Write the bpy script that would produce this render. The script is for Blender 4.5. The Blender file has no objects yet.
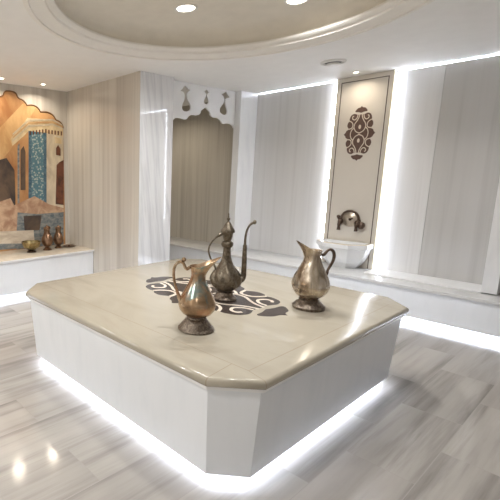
import bpy, bmesh, math, random
from math import sin, cos, pi, sqrt, radians
from mathutils import Vector, Matrix
random.seed(4)
S = bpy.context.scene
COL = S.collection

# ------------------------------------------------------------------ helpers
def tag(o, label=None, cat=None, group=None, kind=None):
    if label: o['label'] = label
    if cat: o['category'] = cat
    if group: o['group'] = group
    if kind: o['kind'] = kind
    return o

def empty(name, loc, label, cat, group=None, rz=0):
    o = bpy.data.objects.new(name, None)
    o.empty_display_size = .1
    COL.objects.link(o); o.location = loc; o.rotation_euler = (0, 0, rz)
    return tag(o, label, cat, group)

def link(name, bm, mats, parent=None, smooth=False):
    me = bpy.data.meshes.new(name)
    bmesh.ops.recalc_face_normals(bm, faces=bm.faces)
    bm.to_mesh(me); bm.free()
    if not isinstance(mats, (list, tuple)): mats = [mats]
    for m in mats: me.materials.append(m)
    if smooth:
        me.polygons.foreach_set('use_smooth', [True]*len(me.polygons))
        try: me.set_sharp_from_angle(angle=radians(50))
        except Exception: pass
    o = bpy.data.objects.new(name, me); COL.objects.link(o)
    if parent: o.parent = parent
    return o

def struct(name, bm, mats, smooth=False, parent=None):
    o = link(name, bm, mats, parent, smooth)
    if not parent: o['kind'] = 'structure'
    return o

def box(bm, a, b, mi=0, bevel=0):
    x0, y0, z0 = a; x1, y1, z1 = b
    vs = [bm.verts.new(p) for p in [(x0,y0,z0),(x1,y0,z0),(x1,y1,z0),(x0,y1,z0),(x0,y0,z1),(x1,y0,z1),(x1,y1,z1),(x0,y1,z1)]]
    fs = []
    for q in [(0,3,2,1),(4,5,6,7),(0,1,5,4),(1,2,6,5),(2,3,7,6),(3,0,4,7)]:
        f = bm.faces.new([vs[i] for i in q]); f.material_index = mi; fs.append(f)
    if bevel:
        es = list({e for f in fs for e in f.edges})
        bmesh.ops.bevel(bm, geom=es, offset=bevel, segments=2, affect='EDGES', profile=.6)
    return fs

def prism(bm, pts, z0, z1, mi=0):
    n = len(pts)
    a = [bm.verts.new((p[0], p[1], z0)) for p in pts]; b = [bm.verts.new((p[0], p[1], z1)) for p in pts]
    top = bm.faces.new(b); bot = bm.faces.new(a[::-1])
    top.material_index = bot.material_index = mi
    for i in range(n):
        f = bm.faces.new((a[i], a[(i+1)%n], b[(i+1)%n], b[i])); f.material_index = mi
    return b

def loft(bm, rings, mi=0, close=True, caps=(True, True)):
    R = [[bm.verts.new(p) for p in r] for r in rings]
    n = len(R[0])
    for k in range(len(R)-1):
        for i in range(n if close else n-1):
            f = bm.faces.new((R[k][i], R[k][(i+1)%n], R[k+1][(i+1)%n], R[k+1][i])); f.material_index = mi
    if caps[0]: bm.faces.new(R[0][::-1]).material_index = mi
    if caps[1]: bm.faces.new(R[-1]).material_index = mi
    return R

def lathe(bm, prof, n=40, fn=None, c=(0,0,0), mi=0):
    rings = []
    for k, (r, z) in enumerate(prof):
        ring = []
        for i in range(n):
            t = 2*pi*i/n
            p = (r*cos(t), r*sin(t), z)
            if fn: p = fn(p, t, r, z)
            ring.append((p[0]+c[0], p[1]+c[1], p[2]+c[2]))
        rings.append(ring)
    return loft(bm, rings, mi)

def smooth_path(P, k=6, closed=False):
    out = []; n = len(P)
    P = [Vector(p) for p in P]
    for i in range(n if closed else n-1):
        if closed: a, b, c, d = P[(i-1)%n], P[i], P[(i+1)%n], P[(i+2)%n]
        else: a, b, c, d = P[max(i-1,0)], P[i], P[i+1], P[min(i+2,n-1)]
        for j in range(k):
            t = j/k
            out.append(.5*((2*b)+(-a+c)*t+(2*a-5*b+4*c-d)*t*t+(-a+3*b-3*c+d)*t**3))
    if not closed: out.append(P[-1])
    return out

def tube(bm, P, r, n=10, mi=0):
    P = [Vector(p) for p in P]; m = len(P)
    rs = r if isinstance(r, (list, tuple)) else [r]*m
    if len(rs) != m:
        q = rs; rs = []
        for i in range(m):
            s = i/(m-1)*(len(q)-1); j = min(int(s), len(q)-2); rs.append(q[j]+(q[j+1]-q[j])*(s-j))
    T = [(P[min(i+1,m-1)]-P[max(i-1,0)]).normalized() for i in range(m)]
    ref = Vector((0,0,1)) if abs(T[0].z) < .9 else Vector((1,0,0))
    N = (ref-T[0]*ref.dot(T[0])).normalized(); rings = []
    for i in range(m):
        N = (N-T[i]*N.dot(T[i])).normalized(); B = T[i].cross(N)
        rings.append([tuple(P[i]+(N*cos(2*pi*k/n)+B*sin(2*pi*k/n))*rs[i]) for k in range(n)])
    return loft(bm, rings, mi)

def ball(bm, c, r, mi=0, sc=(1,1,1), seg=14):
    M = Matrix.Translation(c) @ Matrix.Diagonal((*sc, 1))
    d = bmesh.ops.create_uvsphere(bm, u_segments=seg, v_segments=max(6, seg*2//3), radius=r, matrix=M)
    for f in {f for v in d['verts'] for f in v.link_faces}: f.material_index = mi

def flat(polys, depth, bevel=0):
    """polygons with holes -> bmesh of a plate of that thickness, centred on z=0"""
    cu = bpy.data.curves.new('outline', 'CURVE'); cu.dimensions = '2D'; cu.fill_mode = 'BOTH'
    cu.extrude = depth/2; cu.bevel_depth = bevel
    for P in polys:
        s = cu.splines.new('POLY'); s.points.add(len(P)-1); s.use_cyclic_u = True
        for i, p in enumerate(P): s.points[i].co = (p[0], p[1], 0, 1)
    o = bpy.data.objects.new('outline', cu); COL.objects.link(o)
    dg = bpy.context.evaluated_depsgraph_get()
    me = bpy.data.meshes.new_from_object(o.evaluated_get(dg), depsgraph=dg)
    bm = bmesh.new(); bm.from_mesh(me)
    bpy.data.objects.remove(o); bpy.data.curves.remove(cu); bpy.data.meshes.remove(me)
    bmesh.ops.remove_doubles(bm, verts=bm.verts, dist=1e-5)
    return bm

# ------------------------------------------------------------------ materials
def lin(c):
    return tuple((v/255/12.92 if v/255 <= .04045 else ((v/255+.055)/1.055)**2.4) for v in c)+(1,)

class NT:
    def __init__(s, name):
        s.m = bpy.data.materials.new(name); s.m.use_nodes = True
        s.t = s.m.node_tree; s.n = s.t.nodes
        s.b = s.n['Principled BSDF']
    def new(s, typ, **kw):
        x = s.n.new(typ)
        for k, v in kw.items():
            if k in x.inputs and not hasattr(x, k): x.inputs[k].default_value = v
            else:
                try: setattr(x, k, v)
                except Exception: x.inputs[k].default_value = v
        return x
    def l(s, a, b): s.t.links.new(a, b)
    def math(s, op, a, b=None, clamp=False):
        x = s.n.new('ShaderNodeMath'); x.operation = op; x.use_clamp = clamp
        for i, v in enumerate((a, b)):
            if v is None: continue
            if hasattr(v, 'links'): s.l(v, x.inputs[i])
            else: x.inputs[i].default_value = v
        return x.outputs[0]
    def mix(s, f, a, b, mode='MIX'):
        x = s.n.new('ShaderNodeMix'); x.data_type = 'RGBA'; x.blend_type = mode
        for v, i in ((f, 0), (a, 6), (b, 7)):
            if hasattr(v, 'links'): s.l(v, x.inputs[i])
            else: x.inputs[i].default_value = v
        return x.outputs[2]
    def ramp(s, f, stops):
        x = s.n.new('ShaderNodeValToRGB')
        while len(x.color_ramp.elements) < len(stops): x.color_ramp.elements.new(.5)
        for e, (p, c) in zip(x.color_ramp.elements, stops): e.position = p; e.color = c
        s.l(f, x.inputs[0]); return x.outputs[0]
    def coords(s, scale=(1,1,1), loc=(0,0,0)):
        tc = s.n.new('ShaderNodeTexCoord'); mp = s.n.new('ShaderNodeMapping')
        mp.inputs['Scale'].default_value = scale; mp.inputs['Location'].default_value = loc
        s.l(tc.outputs['Object'], mp.inputs['Vector']); return mp.outputs[0]
    def noise(s, v, scale=5, detail=4, rough=.55, dist=0):
        x = s.n.new('ShaderNodeTexNoise'); x.inputs['Scale'].default_value = scale
        x.inputs['Detail'].default_value = detail; x.inputs['Roughness'].default_value = rough
        x.inputs['Distortion'].default_value = dist
        s.l(v, x.inputs['Vector']); return x.outputs[0]
    def col(s, c):
        if hasattr(c, 'links'): s.l(c, s.b.inputs['Base Color'])
        else: s.b.inputs['Base Color'].default_value = c
    def set(s, **kw):
        for k, v in kw.items(): s.b.inputs[k.replace('_', ' ')].default_value = v
        return s
    def bump(s, h, strength=.2, dist=.01):
        x = s.n.new('ShaderNodeBump'); x.inputs['Strength'].default_value = strength; x.inputs['Distance'].default_value = dist
        s.l(h, x.inputs['Height']); s.l(x.outputs[0], s.b.inputs['Normal'])

def plain(name, c, rough=.4, metal=0, var=.04, scale=8):
    t = NT(name); f = t.noise(t.coords(), scale)
    c0 = lin(c); d = tuple(v*(1-var*2.5) for v in c0[:3])+(1,)
    t.col(t.ramp(f, [(.35, d), (.65, c0)])); t.set(Roughness=rough, Metallic=metal); return t.m

def emit(name, c, k):
    t = NT(name); t.col(lin(c)); t.b.inputs['Emission Color'].default_value = lin(c)
    t.b.inputs['Emission Strength'].default_value = k; return t.m

def striped(name, stops, fine, sc=3.2, rough=.12, wob=.02, spec=.5, slant=0):
    """vertical veined marble: streaks run up the wall"""
    t = NT(name); v = t.coords((1, 1, wob))
    if slant:
        tc = t.n.new('ShaderNodeTexCoord'); m1 = t.n.new('ShaderNodeMapping'); m2 = t.n.new('ShaderNodeMapping')
        m1.inputs['Rotation'].default_value = (0, slant, 0); m2.inputs['Scale'].default_value = (1, 1, wob)
        t.l(tc.outputs['Object'], m1.inputs['Vector']); t.l(m1.outputs[0], m2.inputs['Vector']); v = m2.outputs[0]
    a = t.noise(v, sc, 6, .62, .25); b = t.noise(v, sc*5.5, 3, .5, .1)
    base = t.ramp(a, stops)
    ln = t.ramp(b, [(.52, (1,1,1,1)), (.74, lin(fine))])
    cl = t.noise(t.coords(), 1.3, 2)
    f = t.mix(.55, base, ln, 'MULTIPLY')
    t.col(t.mix(t.math('MULTIPLY', cl, .12), f, lin((255,255,255)), 'MIX'))
    t.set(Roughness=rough); t.b.inputs['Specular IOR Level'].default_value = spec
    return t.m

M = {}
M['ceiling'] = plain('white ceiling plaster', (249,248,246), .7, var=.01)
M['dome'] = plain('beige dome plaster', (232,226,214), .75, var=.02)
M['mould'] = plain('white moulding', (246,243,238), .9, var=.01)
M['wall_warm'] = striped('warm striped marble', [(.30, lin((160,152,144))), (.43, lin((202,195,185))), (.55, lin((216,210,200))), (.70, lin((178,169,160)))], (212,206,200), 2.7, .13)
M['wall_pale'] = striped('pale striped marble', [(.3, lin((196,196,198))), (.45, lin((228,229,231))), (.6, lin((236,236,238))), (.72, lin((206,206,210)))], (206,206,212), 3.8, .04, wob=.07, spec=.6, slant=.13)
M['wall_back'] = striped('grey veined marble', [(.3, lin((208,207,206))), (.45, lin((222,221,220))), (.6, lin((228,227,226))), (.72, lin((214,213,212)))], (234,233,232), 3.0, .16)
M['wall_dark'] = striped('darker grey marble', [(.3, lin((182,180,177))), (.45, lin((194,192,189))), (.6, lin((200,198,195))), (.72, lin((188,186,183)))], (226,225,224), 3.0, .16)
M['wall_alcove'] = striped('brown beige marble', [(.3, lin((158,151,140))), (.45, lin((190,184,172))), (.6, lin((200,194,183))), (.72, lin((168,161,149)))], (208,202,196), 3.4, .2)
M['white_stone'] = striped('white marble', [(.3, lin((238,239,241))), (.5, lin((246,247,248))), (.7, lin((240,241,243)))], (244,244,246), 2.0, .18, wob=.3)
M['ledge_top'] = striped('cream ledge marble', [(.3, lin((206,190,168))), (.5, lin((228,216,196))), (.7, lin((214,200,180)))], (240,236,230), 3.0, .15, wob=1)
M['bench_top'] = striped('grey white bench marble', [(.3, lin((206,207,208))), (.5, lin((226,226,226))), (.7, lin((212,212,212)))], (238,238,238), 3.0, .15, wob=1)
M['panel'] = plain('cream panel marble', (226,219,208), .15, var=.02, scale=2)
M['panel_edge'] = plain('pale yellow panel edge', (240,232,205), .3, var=.01)
M['trim_dark'] = plain('bronze trim', (96,84,76), .35, .6)
M['acrylic'] = plain('white solid surface', (242,242,242), .3, var=.01)
M['inlay_brown'] = plain('brown inlay stone', (104,80,70), .3, var=.08, scale=40)
M['inlay_grey'] = plain('dark grey inlay stone', (74,64,60), .25, var=.1, scale=30)
M['cream_line'] = plain('cream inlay line', (232,220,203), .2, var=.02)
M['body'] = striped('bluish white marble', [(.3, lin((234,238,242))), (.5, lin((240,243,247))), (.7, lin((236,240,244)))], (248,249,250), 2.4, .22, wob=.25)
M['led'] = emit('cool white led', (232,240,255), 14)
M['led_wall'] = emit('cool white wall led', (236,242,255), 19)
M['led_soft'] = emit('cool white led cove', (236,242,255), 60)
M['led_faint'] = emit('faint white led cove', (236,242,255), 22)
M['lamp'] = emit('warm lamp', (255,240,214), 14)
M['lamp_dome'] = emit('white lamp lens', (255,246,230), 8)
M['lamp_ring'] = plain('white lamp ring', (232,230,226), .35, var=.01)
M['grille'] = plain('grey ceiling grille', (120,118,116), .4, .2)

# floor: long marble planks, streaks along the plank
def floor_mat():
    t = NT('streaked floor marble'); v = t.coords((1,1,1), (.12, -.214+.01, 0))
    br = t.n.new('ShaderNodeTexBrick'); t.l(v, br.inputs['Vector'])
    br.inputs['Scale'].default_value = 1; br.inputs['Brick Width'].default_value = .78; br.inputs['Row Height'].default_value = .31
    br.inputs['Mortar Size'].default_value = .002; br.inputs['Mortar Smooth'].default_value = .3
    br.inputs['Color1'].default_value = (0,0,0,1); br.inputs['Color2'].default_value = (1,1,1,1); br.inputs['Mortar'].default_value = (.5,.5,.5,1)
    rnd = t.n.new('ShaderNodeSeparateColor'); t.l(br.outputs['Color'], rnd.inputs[0])
    n1 = t.n.new('ShaderNodeTexNoise'); n1.noise_dimensions = '4D'
    t.l(t.coords((.06, 1, 1)), n1.inputs['Vector']); t.l(t.math('MULTIPLY', rnd.outputs[0], 9.), n1.inputs['W'])
    n1.inputs['Scale'].default_value = 7; n1.inputs['Detail'].default_value = 5; n1.inputs['Roughness'].default_value = .62; n1.inputs['Distortion'].default_value = .25
    c = t.ramp(n1.outputs[0], [(.28, lin((118,114,111))), (.40, lin((162,157,152))), (.50, lin((183,178,172))), (.62, lin((191,185,179))), (.76, lin((170,164,159)))])
    tone = t.ramp(rnd.outputs[0], [(0, lin((236,235,234))), (1, lin((255,254,252)))])
    c = t.mix(1, c, tone, 'MULTIPLY')
    t.col(t.mix(br.outputs['Fac'], c, lin((172,166,160))))
    t.set(Roughness=.12); return t.m
M['floor'] = floor_mat()

# ------------------------------------------------------------------ camera
cam = bpy.data.cameras.new('camera'); co = bpy.data.objects.new('camera', cam); COL.objects.link(co)
CH = 1.45
az, pit = radians(52.4388), radians(-10.4459)
fw = Vector((cos(az)*cos(pit), sin(az)*cos(pit), sin(pit))); rt = Vector((sin(az), -cos(az), 0)); up = rt.cross(fw)
co.matrix_world = Matrix(((rt.x, up.x, -fw.x, 0), (rt.y, up.y, -fw.y, 0), (rt.z, up.z, -fw.z, CH), (0,0,0,1)))
cam.sensor_width = 36; cam.lens = 36*420.05/500; cam.shift_x = .27973; cam.shift_y = .0026; cam.clip_start = .02
S.camera = co
RZ = math.atan2(rt.y, rt.x)          # direction that reads as "to the right" in the photo

# ------------------------------------------------------------------ room shell
H = 2.53; XB = 5.3; YP = 5.05; X0 = -1.4; Y0 = -1.4; YA = 5.9
CX0, CX1, CY = 3.15, 3.66, 3.565     # marble pier between mural alcove and arch
bm = bmesh.new(); box(bm, (X0, Y0, -.06), (XB, YA, 0)); struct('floor', bm, M['floor'])
DC = (2.42, 1.93); DR = 1.30
circ = [(DC[0]+DR*cos(2*pi*i/96), DC[1]+DR*sin(2*pi*i/96)) for i in range(96)]
bm = flat([[(X0-.1,Y0-.1),(XB+.1,Y0-.1),(XB+.1,YA+.1),(X0-.1,YA+.1)], circ], .02)
bmesh.ops.translate(bm, verts=bm.verts, vec=(0,0,H+.01)); ceil = struct('ceiling', bm, M['ceiling'])
bm = bmesh.new()
prof = [(1.303,H-.0),(1.30,H-.012),(1.265,H-.016),(1.262,H-.004),(1.225,H-.001),(1.20,H+.012),(1.165,H+.014),(1.16,H+.03),(1.13,H+.034),(1.115,H+.05),(1.118,H+.065)]
loft(bm, [[(DC[0]+r*cos(2*pi*i/96), DC[1]+r*sin(2*pi*i/96), z) for i in range(96)] for r, z in prof], caps=(False, False))
struct('trim_1', bm, M['mould'], True)
bm = bmesh.new(); DZ = H+.19
prof = [(1.118,H+.065),(1.135,H+.075),(1.14,H+.10),(1.12,H+.14),(1.06,H+.175),(.98,DZ),(.5,DZ+.001),(.001,DZ+.002)]
loft(bm, [[(DC[0]+r*cos(2*pi*i/96), DC[1]+r*sin(2*pi*i/96), z) for i in range(96)] for r, z in prof], caps=(False, True))
struct('dome', bm, M['dome'], True, parent=ceil)

def wall(name, a, b, m):
    bm = bmesh.new(); box(bm, a, b); return struct(name, bm, m)
bm = bmesh.new()                                        # back wall: pale part, darker part, alcove part of the same slab cladding
HC = H-.013
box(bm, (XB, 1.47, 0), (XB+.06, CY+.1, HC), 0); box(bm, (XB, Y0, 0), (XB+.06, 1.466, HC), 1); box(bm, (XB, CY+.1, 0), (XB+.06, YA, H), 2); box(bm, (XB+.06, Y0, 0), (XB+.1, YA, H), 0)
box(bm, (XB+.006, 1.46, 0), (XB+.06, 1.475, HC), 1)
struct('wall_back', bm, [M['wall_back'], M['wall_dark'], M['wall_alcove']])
wall('wall_left', (X0, YP, 0), (CX0, YP+.1, H), M['wall_warm'])
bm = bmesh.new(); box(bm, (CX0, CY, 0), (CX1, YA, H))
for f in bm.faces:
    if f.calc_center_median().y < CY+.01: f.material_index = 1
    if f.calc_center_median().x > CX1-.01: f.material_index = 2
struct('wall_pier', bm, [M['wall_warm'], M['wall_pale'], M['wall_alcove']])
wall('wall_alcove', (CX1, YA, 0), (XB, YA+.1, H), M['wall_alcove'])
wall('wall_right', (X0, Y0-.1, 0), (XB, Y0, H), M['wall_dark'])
wall('wall_front', (X0-.1, Y0-.1, 0), (X0, YP+.1, H), M['wall_warm'])
BZ = .375                                              # long bench height
wall('wall_stub', (4.93, CY, BZ), (XB, CY+.10, H), M['white_stone'])
wall('wall_partition', (4.945, .765, BZ+.012), (XB, .875, H), M['white_stone'])

# ------------------------------------------------------------------ built-in benches
t = empty('wall_bench', (4.74, 2.2, 0), 'long low pale marble bench running along the panelled back wall, lit from below', 'bench')
def rel(bm, o): bmesh.ops.translate(bm, verts=bm.verts, vec=-Vector(o.location)); return bm
bm = bmesh.new(); box(bm, (4.715, Y0, BZ-.03), (XB, YA, BZ), 0, .006); link('bench_top', rel(bm, t), M['bench_top'], t, True)
bm = bmesh.new(); box(bm, (4.74, Y0, .065), (4.78, YA, BZ-.03)); link('front_panel', rel(bm, t), M['body'], t)
bm = bmesh.new(); box(bm, (4.85, Y0, 0), (4.88, YA, BZ-.03)); link('plinth', rel(bm, t), M['white_stone'], t)
bm = bmesh.new(); box(bm, (4.820, Y0+.02, .042), (4.845, YA-.02, .060)); tag(link('light_strip', rel(bm, t), M['led'], t), 'glowing white light strip under the front edge')
bm = bmesh.new(); box(bm, (4.945, .875, BZ), (XB, 1.875, BZ+.012), 0, .003); link('raised_sill', rel(bm, t), M['acrylic'], t)

LZ = .4747; LY = 4.43
t = empty('mural_ledge', (1.0, LY, 0), 'white fronted marble ledge with cream top below the arched mural', 'bench')
bm = bmesh.new(); box(bm, (X0+.002, LY, LZ-.028), (CX0-.002, YP-.002, LZ), 0, .006)
for f in bm.faces:
    if f.calc_center_median().y < LY+.012 and f.calc_center_median().z < LZ-.001: f.material_index = 1
link('ledge_top', rel(bm, t), [M['ledge_top'], M['acrylic']], t, True)
bm = bmesh.new(); box(bm, (X0+.002, LY+.03, .06), (CX0-.002, LY+.07, LZ-.028)); link('front_panel', rel(bm, t), M['body'], t)
bm = bmesh.new(); box(bm, (X0+.002, LY+.14, 0), (CX0-.002, LY+.17, LZ-.028)); link('plinth', rel(bm, t), M['white_stone'], t)
bm = bmesh.new(); box(bm, (X0+.02, LY+.110, .04), (CX0-.02, LY+.135, .058)); tag(link('light_strip', rel(bm, t), M['led'], t), 'glowing white light strip under the front edge')

# ------------------------------------------------------------------ central platform
SX0, SY0, SX1, SY1, SC, SZ = 1.3635, .9099, 3.3868, 3.0036, .1808, .5756
SO = Vector(((SX0+SX1)/2, (SY0+SY1)/2, 0))
def octa(i):
    c = SC-i*(2-sqrt(2)); a, b, d, e = SX0+i, SY0+i, SX1-i, SY1-i
    return [(x-SO.x, y-SO.y) for x, y in [(a+c,b),(d-c,b),(d,b+c),(d,e-c),(d-c,e),(a+c,e),(a,e-c),(a,b+c)]]
def slab_mat():
    t = NT('cream platform marble'); tc = t.n.new('ShaderNodeTexCoord'); sp = t.n.new('ShaderNodeSeparateXYZ')
    t.l(tc.outputs['Object'], sp.inputs[0]); X, Y = sp.outputs[0], sp.outputs[1]
    v = t.coords((1, .35, 1)); a = t.noise(v, 3.2, 5, .6, .6)
    base = t.ramp(a, [(.3, lin((170,162,146))), (.5, lin((182,174,158))), (.7, lin((176,168,152)))])
    hx, hy = (SX1-SX0)/2, (SY1-SY0)/2; ix, iy = hx-.21, hy-.11; c = SC
    segs = []
    for sx in (-1, 1):
        for sy in (-1, 1):
            segs += [((sx*hx, sy*(hy-c)), (sx*ix, sy*(hy-c-.02))), ((sx*(hx-c), sy*hy), (sx*ix, sy*iy))]
    segs += [((-ix,-iy),(-ix,iy)), ((ix,-iy),(ix,iy)), ((-ix,-iy),(ix,-iy)), ((-ix,iy),(ix,iy))]
    tot = None
    for p, q in segs:
        p = Vector(p); q = Vector(q); d = (q-p); L = d.length; d.normalize()
        al = t.math('SUBTRACT', t.math('ADD', t.math('MULTIPLY', X, d.x), t.math('MULTIPLY', Y, d.y)), p.dot(d))
        pe = t.math('ABSOLUTE', t.math('SUBTRACT', t.math('ADD', t.math('MULTIPLY', X, -d.y), t.math('MULTIPLY', Y, d.x)), p.x*-d.y+p.y*d.x))
        m = t.math('MULTIPLY', t.math('LESS_THAN', pe, .0022), t.math('MULTIPLY', t.math('GREATER_THAN', al, 0), t.math('LESS_THAN', al, L)))
        tot = m if tot is None else t.math('MAXIMUM', tot, m)
    t.col(t.mix(t.math('MULTIPLY', tot, .75), base, lin((160,146,128)))); t.set(Roughness=.14); return t.m
t = empty('heated_stone_platform', SO, 'large octagonal cream topped marble platform standing in the middle of the room', 'platform')
bm = bmesh.new(); tp = prism(bm, octa(0), SZ-.045, SZ)
es = [e for e in bm.edges if abs(e.verts[0].co.z-e.verts[1].co.z) < 1e-6]
bmesh.ops.bevel(bm, geom=es, offset=.018, segments=4, affect='EDGES', profile=.5)
link('top_slab', bm, slab_mat(), t, True)
bm = bmesh.new(); prism(bm, octa(.014), SZ-.06, SZ-.045); link('edge_band', bm, M['acrylic'], t)
bm = bmesh.new(); A = octa(.065); B = octa(.031)
loft(bm, [[(x,y,.06) for x,y in A], [(x,y,SZ-.06) for x,y in B]]); link('base_body', bm, M['body'], t)
bm = bmesh.new(); prism(bm, octa(.16), 0, .06); link('plinth', bm, M['white_stone'], t)
bm = bmesh.new()
o1, o2 = octa(.120), octa(.145)
for a, b in ((.040, .057),):
    R = loft(bm, [[(x,y,a) for x,y in o1],[(x,y,b) for x,y in o1],[(x,y,b) for x,y in o2],[(x,y,a) for x,y in o2]], caps=(False, False))
    for i in range(8): bm.faces.new((R[0][i], R[0][(i+1)%8], R[3][(i+1)%8], R[3][i]))
tag(link('light_strip', bm, M['led'], t), 'glowing white light strip under the base')

# ------------------------------------------------------------------ arabesque ornament (unit: half width .5, half height .9)
def ribbon(P, w):
    L, R = [], []
    n = len(P)
    for i, p in enumerate(P):
        d = (P[min(i+1,n-1)]-P[max(i-1,0)]).normalized(); nn = Vector((-d.y, d.x))
        k = w*(1 if 0 < i < n-1 else .6)
        L.append(p+nn*k); R.append(p-nn*k)
    return L+R[::-1]
def V2(L): return [Vector(p) for p in L]
def ornament(mats, sx, sy, th=.003, name='inlay_ornament', parent=None):
    out = []
    half = [(0,.66),(.12,.655),(.27,.70),(.40,.65),(.46,.53),(.45,.46),(.51,.40),(.53,.29),(.47,.195),(.48,.16),(.55,.12),(.585,.06),(.65,0)]
    q = smooth_path([(x,y,0) for x,y in half], 5)
    q = [(v.x, v.y) for v in q]
    ring = q+[(x,-y) for x,y in q[::-1]][1:]
    ring = ring+[(-x,y) for x,y in ring[::-1]][1:-1]
    fin = smooth_path([(0,.95,0),(.05,.90,0),(.15,.88,0),(.24,.80,0),(.23,.755,0),(.12,.745,0),(0,.715,0)], 4)
    f = [(v.x, v.y) for v in fin]; fin = f+[(-x,y) for x,y in f[::-1]][1:-1]
    dark = [ring, fin, [(x,-y) for x,y in fin]]
    lines = []
    w = .017
    S1 = [(.05,.67),(.075,.56),(.14,.45),(.22,.345),(.235,.22),(.165,.10),(.06,.045),(-.04,.02)]
    S2 = [(.125,.655),(.15,.555),(.235,.49),(.325,.525),(.335,.595),(.285,.625)]
    S3 = [(.455,.465),(.36,.42),(.30,.345),(.305,.25),(.36,.20),(.475,.18)]
    S4 = [(.235,.22),(.33,.13),(.365,0),(.33,-.13),(.235,-.22)]
    for sxx in (1,-1):
        for P, both in ((S1,1),(S2,1),(S3,1),(S4,0)):
            for syy in ((1,-1) if both else (1,)):
                pp = smooth_path([(x*sxx,y*syy,0) for x,y in P], 6)
                lines.append(ribbon([Vector((v.x,v.y)) for v in pp], w))
    for syy in (1,-1):
        lines.append([(.055*cos(k*pi/9), syy*.235+.075*sin(k*pi/9)) for k in range(18)])
    bm = flat([[(x*sx, y*sy) for x,y in P] for P in dark], th)
    for f in bm.faces: f.material_index = 0
    for P in lines:
        b2 = flat([[(x*sx, y*sy) for x,y in P]], th)
        bmesh.ops.translate(b2, verts=b2.verts, vec=(0,0,.0012))
        me = bpy.data.meshes.new('tmp'); b2.to_mesh(me); b2.free()
        n0 = len(bm.faces); bm.from_mesh(me); bpy.data.meshes.remove(me)
        bm.faces.ensure_lookup_table()
        for f in bm.faces[n0:]: f.material_index = 1
    return bm
bm = ornament(None, .60, .66)
bmesh.ops.translate(bm, verts=bm.verts, vec=(2.42-SO.x, 1.945-SO.y, SZ-.0012))
tag(link('inlay_ornament', bm, [M['inlay_grey'], M['cream_line']], t), 'dark grey arabesque inlay with cream scroll lines')

# ------------------------------------------------------------------ wall panel with ornament and side light
PX, PY0, PY1 = 5.235, 1.900, 2.462
t = empty('ornament_panel', (PX, (PY0+PY1)/2, BZ), 'tall cream marble panel with brown arabesque, standing behind the basin', 'wall panel')
bm = bmesh.new(); box(bm, (PX, PY0, BZ), (PX+.025, PY1, H-.002)); link('panel_board', rel(bm, t), M['panel'], t)
bm = bmesh.new(); box(bm, (PX-.001, PY0-.012, BZ), (PX+.03, PY0, H-.002)); box(bm, (PX-.001, PY1, BZ), (PX+.03, PY1+.012, H-.002)); tag(link('panel_edge', rel(bm, t), M['panel_edge'], t), 'pale yellow edge strips')
bm = bmesh.new(); w = .009; i = .035
box(bm, (PX-.001, PY0+i, BZ), (PX, PY0+i+w, H-.06)); box(bm, (PX-.001, PY1-i-w, BZ), (PX, PY1-i, H-.06)); box(bm, (PX-.001, PY0+i, H-.06), (PX, PY1-i, H-.06+w))
tag(link('frame_line', rel(bm, t), M['trim_dark'], t), 'thin dark frame line')
bm = ornament(None, .255, .318)
Mx = Matrix(((0,0,-1),(-1,0,0),(0,1,0)))
bmesh.ops.transform(bm, verts=bm.verts, matrix=Mx.to_4x4())
bmesh.ops.translate(bm, verts=bm.verts, vec=(PX-.0005, 2.181, 1.897))
tag(link('inlay_ornament', rel(bm, t), [M['inlay_brown'], M['cream_line']], t), 'brown arabesque inlay')
bm = bmesh.new(); box(bm, (PX+.025, PY0+.03, BZ), (XB, PY1-.03, H-.002)); link('backing', rel(bm, t), M['acrylic'], t)
for y in (PY0, PY1):
    bm = bmesh.new()
    a = (y-.064, y-.055) if y == PY0 else (y+.030, y+.038)
    box(bm, (XB-.030, a[0], BZ+.02), (XB-.016, a[1], H-.03)); tag(link('light_strip', rel(bm, t), M['led_wall'], t), 'glowing vertical light strip')

# cove light along the ceiling edge of the back wall
for k, (ya, yb, lb) in enumerate(((.90, PY0-.05, 'thin glowing light strip at the ceiling right of the cream panel'), (PY1+.05, CY-.02, 'thin glowing light strip at the ceiling left of the cream panel'))):
    bm = bmesh.new(); box(bm, (XB+.020, ya, HC+.001), (XB+.040, yb, HC+.006)); o = link('cove_light', bm, M['led_soft'] if k == 0 else M['led_faint']); tag(o, lb, 'light strip')

# ------------------------------------------------------------------ arched fretwork screen
AY = CY+.10
axc, aw = 4.33, .675
halfarch = [(0,2.275),(.045,2.25),(.085,2.225),(.10,2.19),(.16,2.165),(.24,2.165),(.30,2.145),(.335,2.115),(.37,2.10),(.46,2.11),(.53,2.105),(.57,2.085),(.60,2.06),(.675,2.05)]
hp = [(v.x, v.y) for v in smooth_path([(x,z,0) for x,z in halfarch], 4)]
outline = [(axc-aw, H-.002), (axc+aw, H-.002)]+[(axc+x, z) for x,z in hp[::-1]]+[(axc-x, z) for x,z in hp][1:]
def vase(cx, cz, s, tilt=0):
    h = [(0,.15),(.016,.128),(.030,.122),(.030,.108),(.056,.098),(.056,.086),(.030,.074),(.022,.058),(.012,.048),(.012,.015),(.022,-.02),(.044,-.06),(.056,-.10),(.044,-.138),(0,-.152)]
    q = [(v.x, v.y) for v in smooth_path([(x,z,0) for x,z in h], 3)]
    q = [(x*1.4, z) for x,z in q]; q = q+[(-x, z) for x,z in q[::-1]][1:-1]
    return [(cx+s*(x*cos(tilt)-z*sin(tilt)), cz+s*(z*cos(tilt)+x*sin(tilt))) for x,z in q]
bm = flat([outline, vase(axc-.365, 2.345, 1, .14), vase(axc+.01, 2.405, .6), vase(axc+.375, 2.365, 1, -.14)], .02)
bmesh.ops.transform(bm, verts=bm.verts, matrix=Matrix(((1,0,0,0),(0,0,1,AY),(0,1,0,0),(0,0,0,1))))
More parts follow.
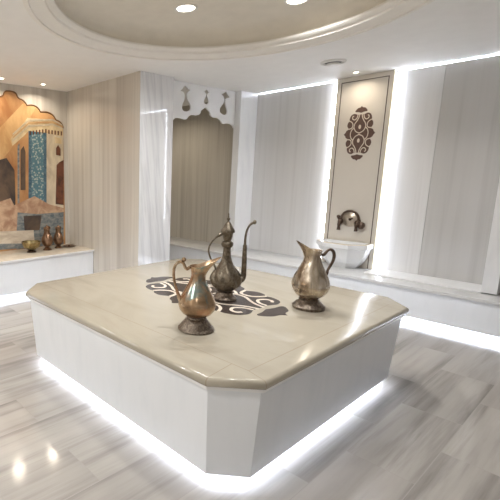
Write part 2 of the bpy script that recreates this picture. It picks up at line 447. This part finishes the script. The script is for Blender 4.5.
o = link('arch_screen', bm, M['acrylic']); tag(o, 'white scalloped arch screen with vase shaped cutouts hanging from the ceiling over the alcove opening', 'arch screen')

# ------------------------------------------------------------------ mural
MX = 2.33
def m2w(x, y):     # where a spot of the mural sits on the wall
    d = fw+rt*((x-110.13)/420.05)-up*((y-251.30)/420.05); k = YP/d.y
    return (d.x*k, CH+d.z*k)
lobes = [((12,91.5),(17,93),(17,98.5)), ((17,98.5),(23.5,99),(26.5,105.5)), ((26.5,105.5),(36.5,103.5),(40,112)), ((40,112),(51.5,110.5),(55.5,120)), ((55.5,120),(61.5,121.5),(63,128.5))]
sp_ = []
for A_, B_, C_ in lobes:
    for k in range(7):
        q = k/6; x = (1-q)**2*A_[0]+2*q*(1-q)*B_[0]+q*q*C_[0]; y = (1-q)**2*A_[1]+2*q*(1-q)*B_[1]+q*q*C_[1]
        p = m2w(x, y); p = (p[0]-MX, p[1])
        if not sp_ or (p[0] > sp_[-1][0]+.002): sp_.append(p)
sp_[0] = (0, sp_[0][1]); sp_[-1] = (.745, sp_[-1][1])
sp_ = [p for k, p in enumerate(sp_) if k == 0 or p[0] > 0]
def mural_shape(k=0.): return [(MX-.745-k, LZ), (MX+.745+k, LZ)]+[(MX+x*(1+k), z+k) for x,z in sp_[::-1]]+[(MX-x*(1+k), z+k) for x,z in sp_][1:]
def tomural(bm, y): bmesh.ops.transform(bm, verts=bm.verts, matrix=Matrix(((1,0,0,0),(0,0,1,y),(0,1,0,0),(0,0,0,1)))); return bm
t = empty('arched_mural', (MX, YP-.02, LZ), 'scallop topped painted mural in ochre, teal and cream on the striped marble wall', 'mural')
def painted(name, c1, c2, sc=(1,1,1), scale=6, dist=.6, mid=(.38,.62)):
    t_ = NT(name); f = t_.noise(t_.coords(sc), scale, 5, .6, dist)
    t_.col(t_.ramp(f, [(mid[0], lin(c1)), (mid[1], lin(c2))])); t_.set(Roughness=.3); return t_.m
def tile_mat():
    t_ = NT('painted teal tile'); v = t_.coords((1,1,1)); 
    vo = t_.n.new('ShaderNodeTexVoronoi'); vo.inputs['Scale'].default_value = 34; t_.l(v, vo.inputs['Vector'])
    n = t_.noise(v, 22, 3)
    a = t_.ramp(vo.outputs[0], [(.25, lin((196,202,192))), (.5, lin((74,116,134)))])
    t_.col(t_.mix(t_.math('MULTIPLY', n, .5), a, lin((120,150,150)))); t_.set(Roughness=.3); return t_.m
PM = [painted('painted ochre', (168,116,74), (206,160,110), (1,1,.5), 3), painted('painted umber', (66,58,56), (112,92,76), (1,1,.6), 4),
      painted('painted cream', (206,180,136), (232,212,174), (1,1,1), 7), tile_mat(), painted('painted pale wall', (186,170,146), (222,208,182), (1,1,.4), 6),
      painted('painted blue grey', (96,108,116), (152,152,146), (1,1,2), 14), painted('painted peach', (170,130,104), (208,176,146), (1,1,1), 8),
      painted('painted pale stone', (196,180,160), (222,210,192), (1,1,3), 5), painted('painted brown', (80,50,38), (120,72,52), (1,1,1), 8),
      painted('painted light ochre', (196,150,100), (222,184,132), (1,1,.5), 4), painted('painted dark blue', (62,90,110), (98,128,140), (1,1,1), 24)]
bm = tomural(flat([mural_shape(0)], .008), YP-.008)
for f in bm.faces: f.material_index = 0
PMAT = PM
regions = [                                                        # plain generic stand-in
    (9, [(22,104),(36,107),(10,150),(-12,176),(-12,140)], 1), (1, [(-20,165),(6,158),(14,170),(17,247),(-20,250)], 2),
    (2, [(10,139),(27,118),(53,120),(63,129),(63,138),(46,133),(28,132),(12,146)], 3), (0, [(15,145),(28,131),(29,212),(15,210)], 4),
    (5, [(17,146),(19,143),(19,208),(17,208)], 5), (3, [(28,131),(46,133),(46,208),(28,210)], 6), (10, [(28,131),(31,131.3),(31,210),(28,210)], 7), (10, [(43,132.6),(46,133),(46,208),(43,208)], 7),
    (4, [(46,133),(63,137),(63,212),(46,208)], 6), (2, [(54,137),(61,138.5),(61,144),(54,143)], 8), (8, [(56,165),(59,162),(63,160),(63,205),(55,204)], 8),
    (8, [(55.5,148),(57.5,145),(60,149),(60,156),(55.5,155)], 8), (1, [(20,150),(23,146),(25,152),(25,190),(20,190)], 8),
    (5, [(16,209),(63,209),(63,248),(16,249)], 9), (6, [(12,206),(34,196),(48,204),(63,208),(63,212),(36,214),(14,212)], 10), (1, [(23,216),(41,215),(39,230),(24,231)], 11),
    (6, [(-20,208),(10,198),(17,212),(16,232),(-20,238)], 12), (7, [(-20,232),(33,230),(34,243),(-20,248)], 13), (5, [(-20,244),(34,243),(34,247),(-20,251)], 14)]
for k in range(11):
    x = 29+k*3.1; y = 127.5+abs(x-46)*.12+(2.2 if x > 46 else 1.4)
    regions.append((8, [(x,y),(x+1.3,y+.15),(x+1.3,y+4.2),(x,y+4)], 15))
for k in range(3):
    regions.append((9 if k % 2 else 4, [(12,140.5-k*3.4),(28,125.5-k*3),(52,124-k*2.4),(62,128-k*1.5),(62,129.2-k*1.5),(52,125.4-k*2.4),(28,127-k*3),(12,142-k*3.4)], 16+k))
for mi, P, lv in regions:
    W = [m2w(*p) for p in P]
    W = [(min(max(x, MX-.742), MX+.742), max(z, LZ+.002)) for x, z in W]
    b2 = tomural(flat([W], .001), YP-.0125-.0004*lv)
    me = bpy.data.meshes.new('tmp'); b2.to_mesh(me); b2.free(); n0 = len(bm.faces); bm.from_mesh(me); bpy.data.meshes.remove(me)
    bm.faces.ensure_lookup_table()
    for f in bm.faces[n0:]: f.material_index = mi
link('painted_panel', rel(bm, t), PM, t)
bm = bmesh.new(); pth = [(MX+.748, YP-.014, LZ+.003)]+[(MX+x, YP-.014, z) for x,z in sp_[::-1]]+[(MX-x, YP-.014, z) for x,z in sp_][1:]+[(MX-.748, YP-.014, LZ+.003)]
tube(bm, pth[1:-1], .009, 6); link('scalloped_border', rel(bm, t), plain('brown mural border', (132,98,66), .4), t)

# ------------------------------------------------------------------ metals
def metal(name, cols, rough=.28, metal=.9, sc=14, streak=(1,1,.5), bump=.25):
    t = NT(name); v = t.coords(streak); f = t.noise(v, sc, 6, .65, .8); g = t.noise(t.coords(), 7, 3, .5, .3)
    c = t.ramp(f, [(.28+.44*i/(len(cols)-1), lin(c)) for i, c in enumerate(cols)])
    t.col(c); t.set(Roughness=rough, Metallic=metal)
    t.l(t.math('ADD', t.math('MULTIPLY', g, .3), rough-.12), t.b.inputs['Roughness'])
    t.bump(f, bump, .004); return t.m
def patina():
    t = NT('aged copper with green patina'); f = t.noise(t.coords(), 9, 5, .6, .6); g = t.noise(t.coords((1,1,1), (3.1,.4,1.7)), 7.5, 4, .55, .5)
    c = t.ramp(f, [(.3, lin((118,96,76))), (.5, lin((176,148,118))), (.7, lin((214,194,168)))])
    c = t.mix(t.ramp(g, [(.54, (0,0,0,1)), (.64, (.75,.75,.75,1))]), c, lin((112,146,146)))
    c = t.mix(t.ramp(t.noise(t.coords((1,1,1),(.3,5,2)), 6, 4), [(.56, (0,0,0,1)), (.66, (.6,.6,.6,1))]), c, lin((184,128,98)))
    t.col(c); t.set(Roughness=.24, Metallic=.85); t.bump(f, .12, .004); return t.m
M['copper'] = patina()
M['silver'] = metal('tarnished silver', [(92,76,62), (160,142,122), (206,192,172), (226,218,206)], .24, .9, 16, (1,1,.25))
M['pewter'] = metal('dark engraved pewter', [(72,62,54), (124,112,100), (176,164,150)], .38, .8, 60, (1,1,1), .5)
M['antique'] = metal('dark antique brass', [(72,64,54), (112,102,88), (146,136,120)], .34, .8, 40, (1,1,1), .2)
M['bronze'] = metal('bronze', [(88,64,50), (128,100,78), (168,140,114)], .3, .85, 24)
M['dark_bronze'] = metal('dark bronze', [(62,50,44), (98,82,72), (130,112,100)], .35, .8, 30)
M['tap_face'] = metal('brushed tap face', [(150,138,124), (190,178,162), (214,204,190)], .3, .8, 10)

def jug(name, loc, rz, label, prof, spout, tilt, zn, foot, hpath, hr, mats, flutes=0, famp=.0, knob=None, inner=None):
    """open jug: spout points to local +x, handle on -x"""
    t = empty(name, loc, label, 'jug', None, rz)
    zt = prof[-1][1]
    def fn(p, a, r, z):
        x, y, zz = p
        if flutes and z < zn: 
            k = 1+famp*cos(flutes*a)*sin(pi*min(1, max(0, (z-prof[0][1])/(zn-prof[0][1])))); x *= k; y *= k
        if z > zn:
            s = (z-zn)/(zt-zn); c = cos(a)
            x += spout*s*s*max(0, c)**1.6
            y *= 1-.30*s*max(0, c)
            zz += s*s*(tilt*max(0, c)**1.5)-.0*s
        return (x, y, zz)
    full = list(prof)+[(r-.004, z) for r, z in prof[::-1] if z > zn-.02]
    bm = bmesh.new(); lathe(bm, full, 48, fn); link('body', bm, mats[0], t, True)
    bm = bmesh.new(); lathe(bm, foot, 36); link('foot', bm, mats[1], t, True)
    bm = bmesh.new(); tube(bm, smooth_path(hpath, 7), hr, 10)
    if knob: ball(bm, knob[0], knob[1])
    link('handle', bm, mats[2], t, True)
    return t

# front jug
f = 1/174.6
jug('copper_jug', (1.783,1.512,SZ+.0018), RZ, 'copper jug with greenish patina and wide pouring lip, nearest on the platform',
    [(.040,.074),(.052,.080),(.080,.095),(.098,.118),(.105,.145),(.100,.172),(.086,.205),(.068,.240),(.052,.270),(.042,.296),(.038,.315),(.039,.335),(.043,.352),(.050,.368)],
    .078, .052, .30,
    [(.001,0),(.100,0),(.103,.006),(.098,.014),(.088,.022),(.082,.034),(.070,.046),(.064,.058),(.050,.064),(.054,.070),(.050,.077),(.001,.078)],
    [(-.048,0,.362),(-.062,0,.352),(-.074,0,.362),(-.084,0,.384),(-.102,0,.392),(-.124,0,.378),(-.136,0,.345),(-.134,0,.295),(-.124,0,.255),(-.112,0,.215),(-.100,0,.185),(-.096,0,.165)],
    [.009,.010,.009,.008,.008,.008,.008,.008,.007,.009,.013,.008], (M['copper'], M['pewter'], M['copper']), knob=((-.082,0,.405), .013))
# right jug (turned: spout to the left)
jug('silver_jug', (2.668,1.316,SZ+.0018), RZ+pi, 'tarnished silver jug with fluted body and dark curled handle, rightmost jug on the platform',
    [(.046,.066),(.058,.074),(.086,.094),(.105,.120),(.114,.150),(.112,.178),(.101,.214),(.084,.250),(.067,.286),(.055,.316),(.049,.340),(.048,.358),(.051,.376),(.056,.390)],
    .06, .062, .32,
    [(.001,0),(.096,0),(.099,.008),(.102,.018),(.090,.028),(.078,.042),(.066,.050),(.060,.058),(.064,.064),(.056,.070),(.001,.072)],
    [(-.046,0,.362),(-.066,0,.356),(-.078,0,.366),(-.092,0,.384),(-.112,0,.392),(-.130,0,.378),(-.138,0,.348),(-.132,0,.312),(-.118,0,.282),(-.106,0,.256),(-.104,0,.238),(-.100,0,.222)],
    [.010,.010,.010,.008,.009,.010,.010,.009,.009,.008,.008,.006], (M['silver'], M['pewter'], M['dark_bronze']), flutes=12, famp=.022)

# lidded ewer with swan-neck spout
t = empty('lidded_ewer', (2.42-.012,1.762+.03,SZ+.0018), 'dark tall lidded ewer with long swan neck spout, behind the copper jug', 'ewer', None, RZ)
def twist(p, a, r, z):
    k = 1+.085*sin(8*a+z*44)*sin(pi*min(1, max(0, (z-.07)/.18))) if .07 < z < .25 else 1
    return (p[0]*k, p[1]*k, p[2])
bm = bmesh.new(); lathe(bm, [(.045,.058),(.060,.066),(.084,.082),(.100,.105),(.107,.132),(.106,.152),(.098,.175),(.084,.198),(.066,.220),(.050,.244),(.038,.272),(.030,.305),(.026,.345),(.026,.372)], 96, twist)
link('body', bm, M['antique'], t, True)
bm = bmesh.new(); lathe(bm, [(.001,0),(.080,0),(.083,.006),(.078,.014),(.066,.022),(.058,.036),(.052,.048),(.056,.054),(.050,.060),(.001,.062)], 36); link('foot', bm, M['pewter'], t, True)
bm = bmesh.new(); lathe(bm, [(.001,.366),(.024,.366),(.034,.372),(.041,.386),(.041,.398),(.033,.410),(.024,.414),(.028,.426),(.034,.446),(.037,.466),(.038,.474),(.001,.475)], 32); link('neck_collar', bm, M['antique'], t, True)
lid = bmesh.new(); lathe(lid, [(.001,.474),(.046,.474),(.048,.480),(.045,.490),(.036,.505),(.027,.522),(.018,.537),(.011,.546),(.010,.550),(.001,.551)], 32, lambda p,a,r,z: (p[0]*(1+.05*cos(9*a)), p[1]*(1+.05*cos(9*a)), p[2]))
lo = link('lid', lid, M['antique'], t, True)
bm = bmesh.new(); lathe(bm, [(.001,.549),(.006,.549),(.007,.556),(.012,.564),(.012,.570),(.006,.577),(.004,.590),(.005,.598),(.001,.610)], 16); link('finial', bm, M['antique'], lo, True)
bm = bmesh.new(); tube(bm, smooth_path([(.085,0,.128),(.112,0,.140),(.126,0,.165),(.126,0,.22),(.125,0,.30),(.124,0,.385)], 6), [.026,.024,.020,.018,.016,.014], 12)
for k in range(5): ball(bm, (.1255,0,.20+.04*k), .0185-.0006*k, sc=(1,1,.25))
tube(bm, smooth_path([(.124,0,.38),(.124,0,.43),(.129,0,.475),(.140,0,.508),(.156,0,.530),(.176,0,.543)], 6), [.010,.008,.0075,.0075,.008,.009], 10)
ball(bm, (.182,0,.545), .016, sc=(.75,1,1)); link('spout', bm, M['antique'], t, True)
bm = bmesh.new(); tube(bm, smooth_path([(-.034,0,.462),(-.056,0,.452),(-.078,0,.440),(-.102,0,.415),(-.122,0,.380),(-.128,0,.345),(-.118,0,.305),(-.098,0,.265),(-.080,0,.232),(-.072,0,.200),(-.080,0,.185)], 6), [.007,.009,.007,.006,.006,.006,.006,.006,.007,.006,.005], 10)
ball(bm, (-.056,0,.455), .012); link('handle', bm, M['antique'], t, True)

# ------------------------------------------------------------------ things on the mural ledge
def vessel(loc, label, s=1.0):
    t = empty('bronze_jug', loc, label, 'jug', 'small jugs on the mural ledge', RZ+pi/2)
    bm = bmesh.new(); lathe(bm, [(.026,.036),(.045,.050),(.064,.078),(.070,.105),(.064,.140),(.048,.175),(.036,.200),(.033,.222),(.038,.244),(.045,.254),(.040,.254),(.028,.222),(.001,.215)], 28, lambda p,a,r,z: (p[0]+(.03 if z > .24 else 0)*max(0,cos(a))**2, p[1], p[2]+(.02 if z > .24 else 0)*max(0,cos(a))))
    link('body', bm, M['bronze'], t, True)
    bm = bmesh.new(); lathe(bm, [(.001,0),(.050,0),(.052,.006),(.040,.018),(.028,.028),(.030,.038),(.001,.040)], 24); link('foot', bm, M['bronze'], t, True)
    bm = bmesh.new(); tube(bm, smooth_path([(-.036,0,.240),(-.054,0,.262),(-.076,0,.250),(-.082,0,.205),(-.072,0,.165),(-.058,0,.150)], 5), .006, 8); link('handle', bm, M['bronze'], t, True)
    bm = bmesh.new(); lathe(bm, [(.001,.222),(.030,.246),(.020,.262),(.008,.272),(.006,.284),(.009,.291),(.001,.298)], 16); link('lid', bm, M['bronze'], t, True)
    t.scale = (s, s, s); return t
vessel((2.645,4.785,LZ), 'small bronze jug beside the brass bowl on the mural ledge', 1.1)
vessel((2.84,4.83,LZ), 'small bronze jug nearest the marble corner on the mural ledge', 1.04)
t = empty('brass_bowl', (2.405,4.765,LZ), 'brass footed bowl at the foot of the mural, left of two bronze jugs', 'bowl')
bm = bmesh.new(); lathe(bm, [(.030,.030),(.070,.045),(.104,.075),(.118,.115),(.122,.135),(.115,.135),(.108,.110),(.09,.075),(.05,.052),(.001,.048)], 36); link('bowl_body', bm, metal('brass', [(96,84,56),(140,124,86),(178,162,120)], .3, .85, 20), t, True)
bm = bmesh.new(); lathe(bm, [(.001,0),(.060,0),(.062,.006),(.046,.018),(.032,.030),(.001,.034)], 28); link('foot', bm, M['dark_bronze'], t, True)
t = empty('bronze_dish', (3.0,4.82,LZ), 'flat dark bronze dish lying in the corner of the mural ledge', 'dish')
bm = bmesh.new(); lathe(bm, [(.001,0),(.07,0),(.085,.010),(.09,.014),(.086,.014),(.068,.006),(.001,.005)], 28); link('plate', bm, M['bronze'], t, True)
bm = bmesh.new(); lathe(bm, [(.001,.004),(.012,.004),(.014,.012),(.008,.020),(.001,.022)], 14); link('centre_boss', bm, M['dark_bronze'], t, True)

# ------------------------------------------------------------------ marble basin
t = empty('marble_basin', (PX-.004, 2.185, BZ), 'white faceted marble wash basin standing on the bench under the bronze tap', 'basin')
def half(wd, dp, z, k=.50):        # half octagon against the panel
    return [(0,-wd,z), (-dp*.55,-wd,z), (-dp,-wd*k,z), (-dp,wd*k,z), (-dp*.55,wd,z), (0,wd,z)]
bm = bmesh.new()
loft(bm, [half(.15,.17,0), half(.165,.185,.02), half(.205,.225,.07), half(.24,.262,.14), half(.263,.288,.215), half(.268,.294,.235)])
link('bowl_body', bm, M['white_stone'], t)
bm = bmesh.new()
def inn(wd, dp, z): return [(x-.035 if x > -.01 else x, y, z) for x,y,z in half(wd, dp, z)]
loft(bm, [half(.275,.302,.235), half(.284,.312,.242), half(.284,.312,.288), half(.278,.306,.295), inn(.243,.268,.295), inn(.23,.255,.275), inn(.16,.19,.245)])
for f in bm.faces:
    c = f.calc_center_median()
    if c.z > .291 or (c.z > .24 and f.normal.z > .3): f.material_index = 1
link('rim', bm, [M['white_stone'], M['ledge_top']], t)

# bronze tap group on the panel
t = empty('bronze_tap', (PX-.002, 2.18, .923), 'ornate bronze wall tap with round face, fixed to the cream panel above the basin', 'tap')
def disc(bm, c, prof, n=32):       # lathe about the wall normal (-x)
    return loft(bm, [[(c[0]-d, c[1]+r*cos(2*pi*i/n), c[2]+r*sin(2*pi*i/n)) for i in range(n)] for r, d in prof])
bm = bmesh.new(); disc(bm, (0,0,.005), [(.088,0),(.088,.014),(.082,.020),(.06,.022),(.055,.028),(.03,.030),(.001,.031)]); tag(link('face_plate', bm, M['tap_face'], t, True), 'pale brushed metal face')
bm = bmesh.new(); tube(bm, [(-.016, .097*cos(a), .005+.097*sin(a)) for a in [radians(-30+240*k/30) for k in range(31)]], .013, 10); link('ring', bm, M['dark_bronze'], t, True)
for s in (1, -1):
    bm = bmesh.new(); y = s*.078
    tube(bm, smooth_path([(-.010,y+s*.010,-.010),(-.035,y+s*.016,-.030),(-.058,y+s*.018,-.055),(-.062,y+s*.018,-.085),(-.062,y+s*.018,-.125)], 5), [.018,.022,.020,.015,.020], 12)
    ball(bm, (-.035,y+s*.016,-.030), .030); disc(bm, (-.0,y+s*.012,-.012), [(.03,.003),(.03,.012),(.02,.018),(.001,.019)], 16); link('spout', bm, M['dark_bronze'], t, True)
bm = bmesh.new(); tube(bm, smooth_path([(-.030,-.095,-.035),(-.034,-.112,-.042),(-.036,-.125,-.048)], 4), .014, 10); ball(bm, (-.040,-.140,-.055), .042, sc=(.8,1,1)); tag(link('round_knob', bm, M['dark_bronze'], t, True), 'round dark knob')
bm = bmesh.new(); tube(bm, smooth_path([(-.030,.100,-.020),(-.030,.118,.005),(-.030,.124,.028)], 4), .012, 10); ball(bm, (-.030,.124,.030), .019); link('lever', bm, M['dark_bronze'], t, True)
bm = bmesh.new(); ball(bm, (-.034,-.01,.005), .016); tube(bm, [(-.036,-.01,.005),(-.040,-.040,.020)], .008, 8); link('centre_boss', bm, M['dark_bronze'], t, True)

# ------------------------------------------------------------------ ceiling fittings
def light(loc, power, col, size, spread=150):
    L = bpy.data.lights.new('lamp_light', 'AREA'); L.shape = 'DISK'; L.size = size; L.energy = power; L.color = col; L.spread = radians(spread)
    o = bpy.data.objects.new('lamp_light', L); COL.objects.link(o); o.location = loc; return o
def downlight(x, y, z, r, label, power, col, lens, group=None):
    t = empty('downlight', (x, y, z), label, 'ceiling light', group)
    bm = bmesh.new(); R = [[(a*cos(2*pi*i/32), a*sin(2*pi*i/32), h) for i in range(32)] for a, h in ((r*1.35,0),(r*1.32,-.005),(r*1.05,-.006),(r,-.002),(r,0))]
    loft(bm, R, caps=(False, False)); link('trim_ring', bm, M['lamp_ring'], t, True)
    bm = bmesh.new(); lathe(bm, [(.001,-.0035),(r*.7,-.003),(r*1.0,-.002),(r*1.0,0),(.001,0)], 28); tag(link('lens', bm, lens, t, True), 'glowing lens')
    l = light((0,0,-.012), power, col, r*2); l.parent = t
    return t
WARM = (1,.88,.72); NEUT = (1,.995,.985)
g = 'small spotlights above the mural'
downlight(2.12,4.80,H,.026,'small ceiling spotlight above the mural peak, at the left edge of the photo',3,WARM,M['lamp'],g)
downlight(2.655,4.80,H,.026,'small ceiling spotlight above the mural, nearer the marble corner',3,WARM,M['lamp'],g)
downlight(5.03,2.19,H,.026,'small ceiling spotlight in front of the cream ornament panel',1.6,WARM,M['lamp'])
downlight(2.638,2.462,DZ,.068,'bright round downlight in the dome, left one of the two',15,NEUT,M['lamp_dome'],'downlights in the dome')
downlight(3.177,1.854,DZ,.068,'bright round downlight in the dome, right one at the top edge of the photo',15,NEUT,M['lamp_dome'],'downlights in the dome')
t = empty('ceiling_vent', (4.40,2.14,H), 'round grey ceiling vent with raised rim between dome edge and ornament panel', 'ceiling vent')
bm = bmesh.new(); loft(bm, [[(a*cos(2*pi*i/32), a*sin(2*pi*i/32), h) for i in range(32)] for a, h in ((.115,0),(.112,-.014),(.095,-.020),(.082,-.010),(.082,0))], caps=(False, False)); link('rim', bm, M['lamp_ring'], t, True)
bm = bmesh.new(); lathe(bm, [(.001,-.036),(.050,-.036),(.058,-.030),(.058,-.020),(.001,-.018)], 28); link('cover_disc', bm, M['lamp_ring'], t, True)
bm = bmesh.new(); lathe(bm, [(.001,-.018),(.066,-.016),(.080,-.002),(.001,-.001)], 28); link('grille', bm, M['grille'], t, True)
# loop: unseen downlights added as fill, behind the camera and along the near side
for x, y, p in ((-.7,-.4,10),(-.7,1.6,24),(-.6,3.4,22),(1.0,4.0,13)):
    downlight(x, y, H, .024, 'unseen ceiling downlight added as fill over the near side of the room', p, NEUT, M['lamp_dome'], 'added fill downlights over the near side of the room')
downlight(1.9,1.2,DZ,.068,'downlight in the near half of the dome',11,NEUT,M['lamp_dome'],'downlights in the near half of the dome')
downlight(4.5,4.8,H,.04,'ceiling spotlight inside the arched alcove',7,WARM,M['lamp'])

# ------------------------------------------------------------------ world and view
w = bpy.data.worlds.new('world'); S.world = w; w.use_nodes = True
w.node_tree.nodes['Background'].inputs[0].default_value = (.9,.93,1,1); w.node_tree.nodes['Background'].inputs[1].default_value = .3
vs = S.view_settings; vs.view_transform = 'Standard'; vs.look = 'None'; vs.gamma = 1; vs.exposure = 0.2
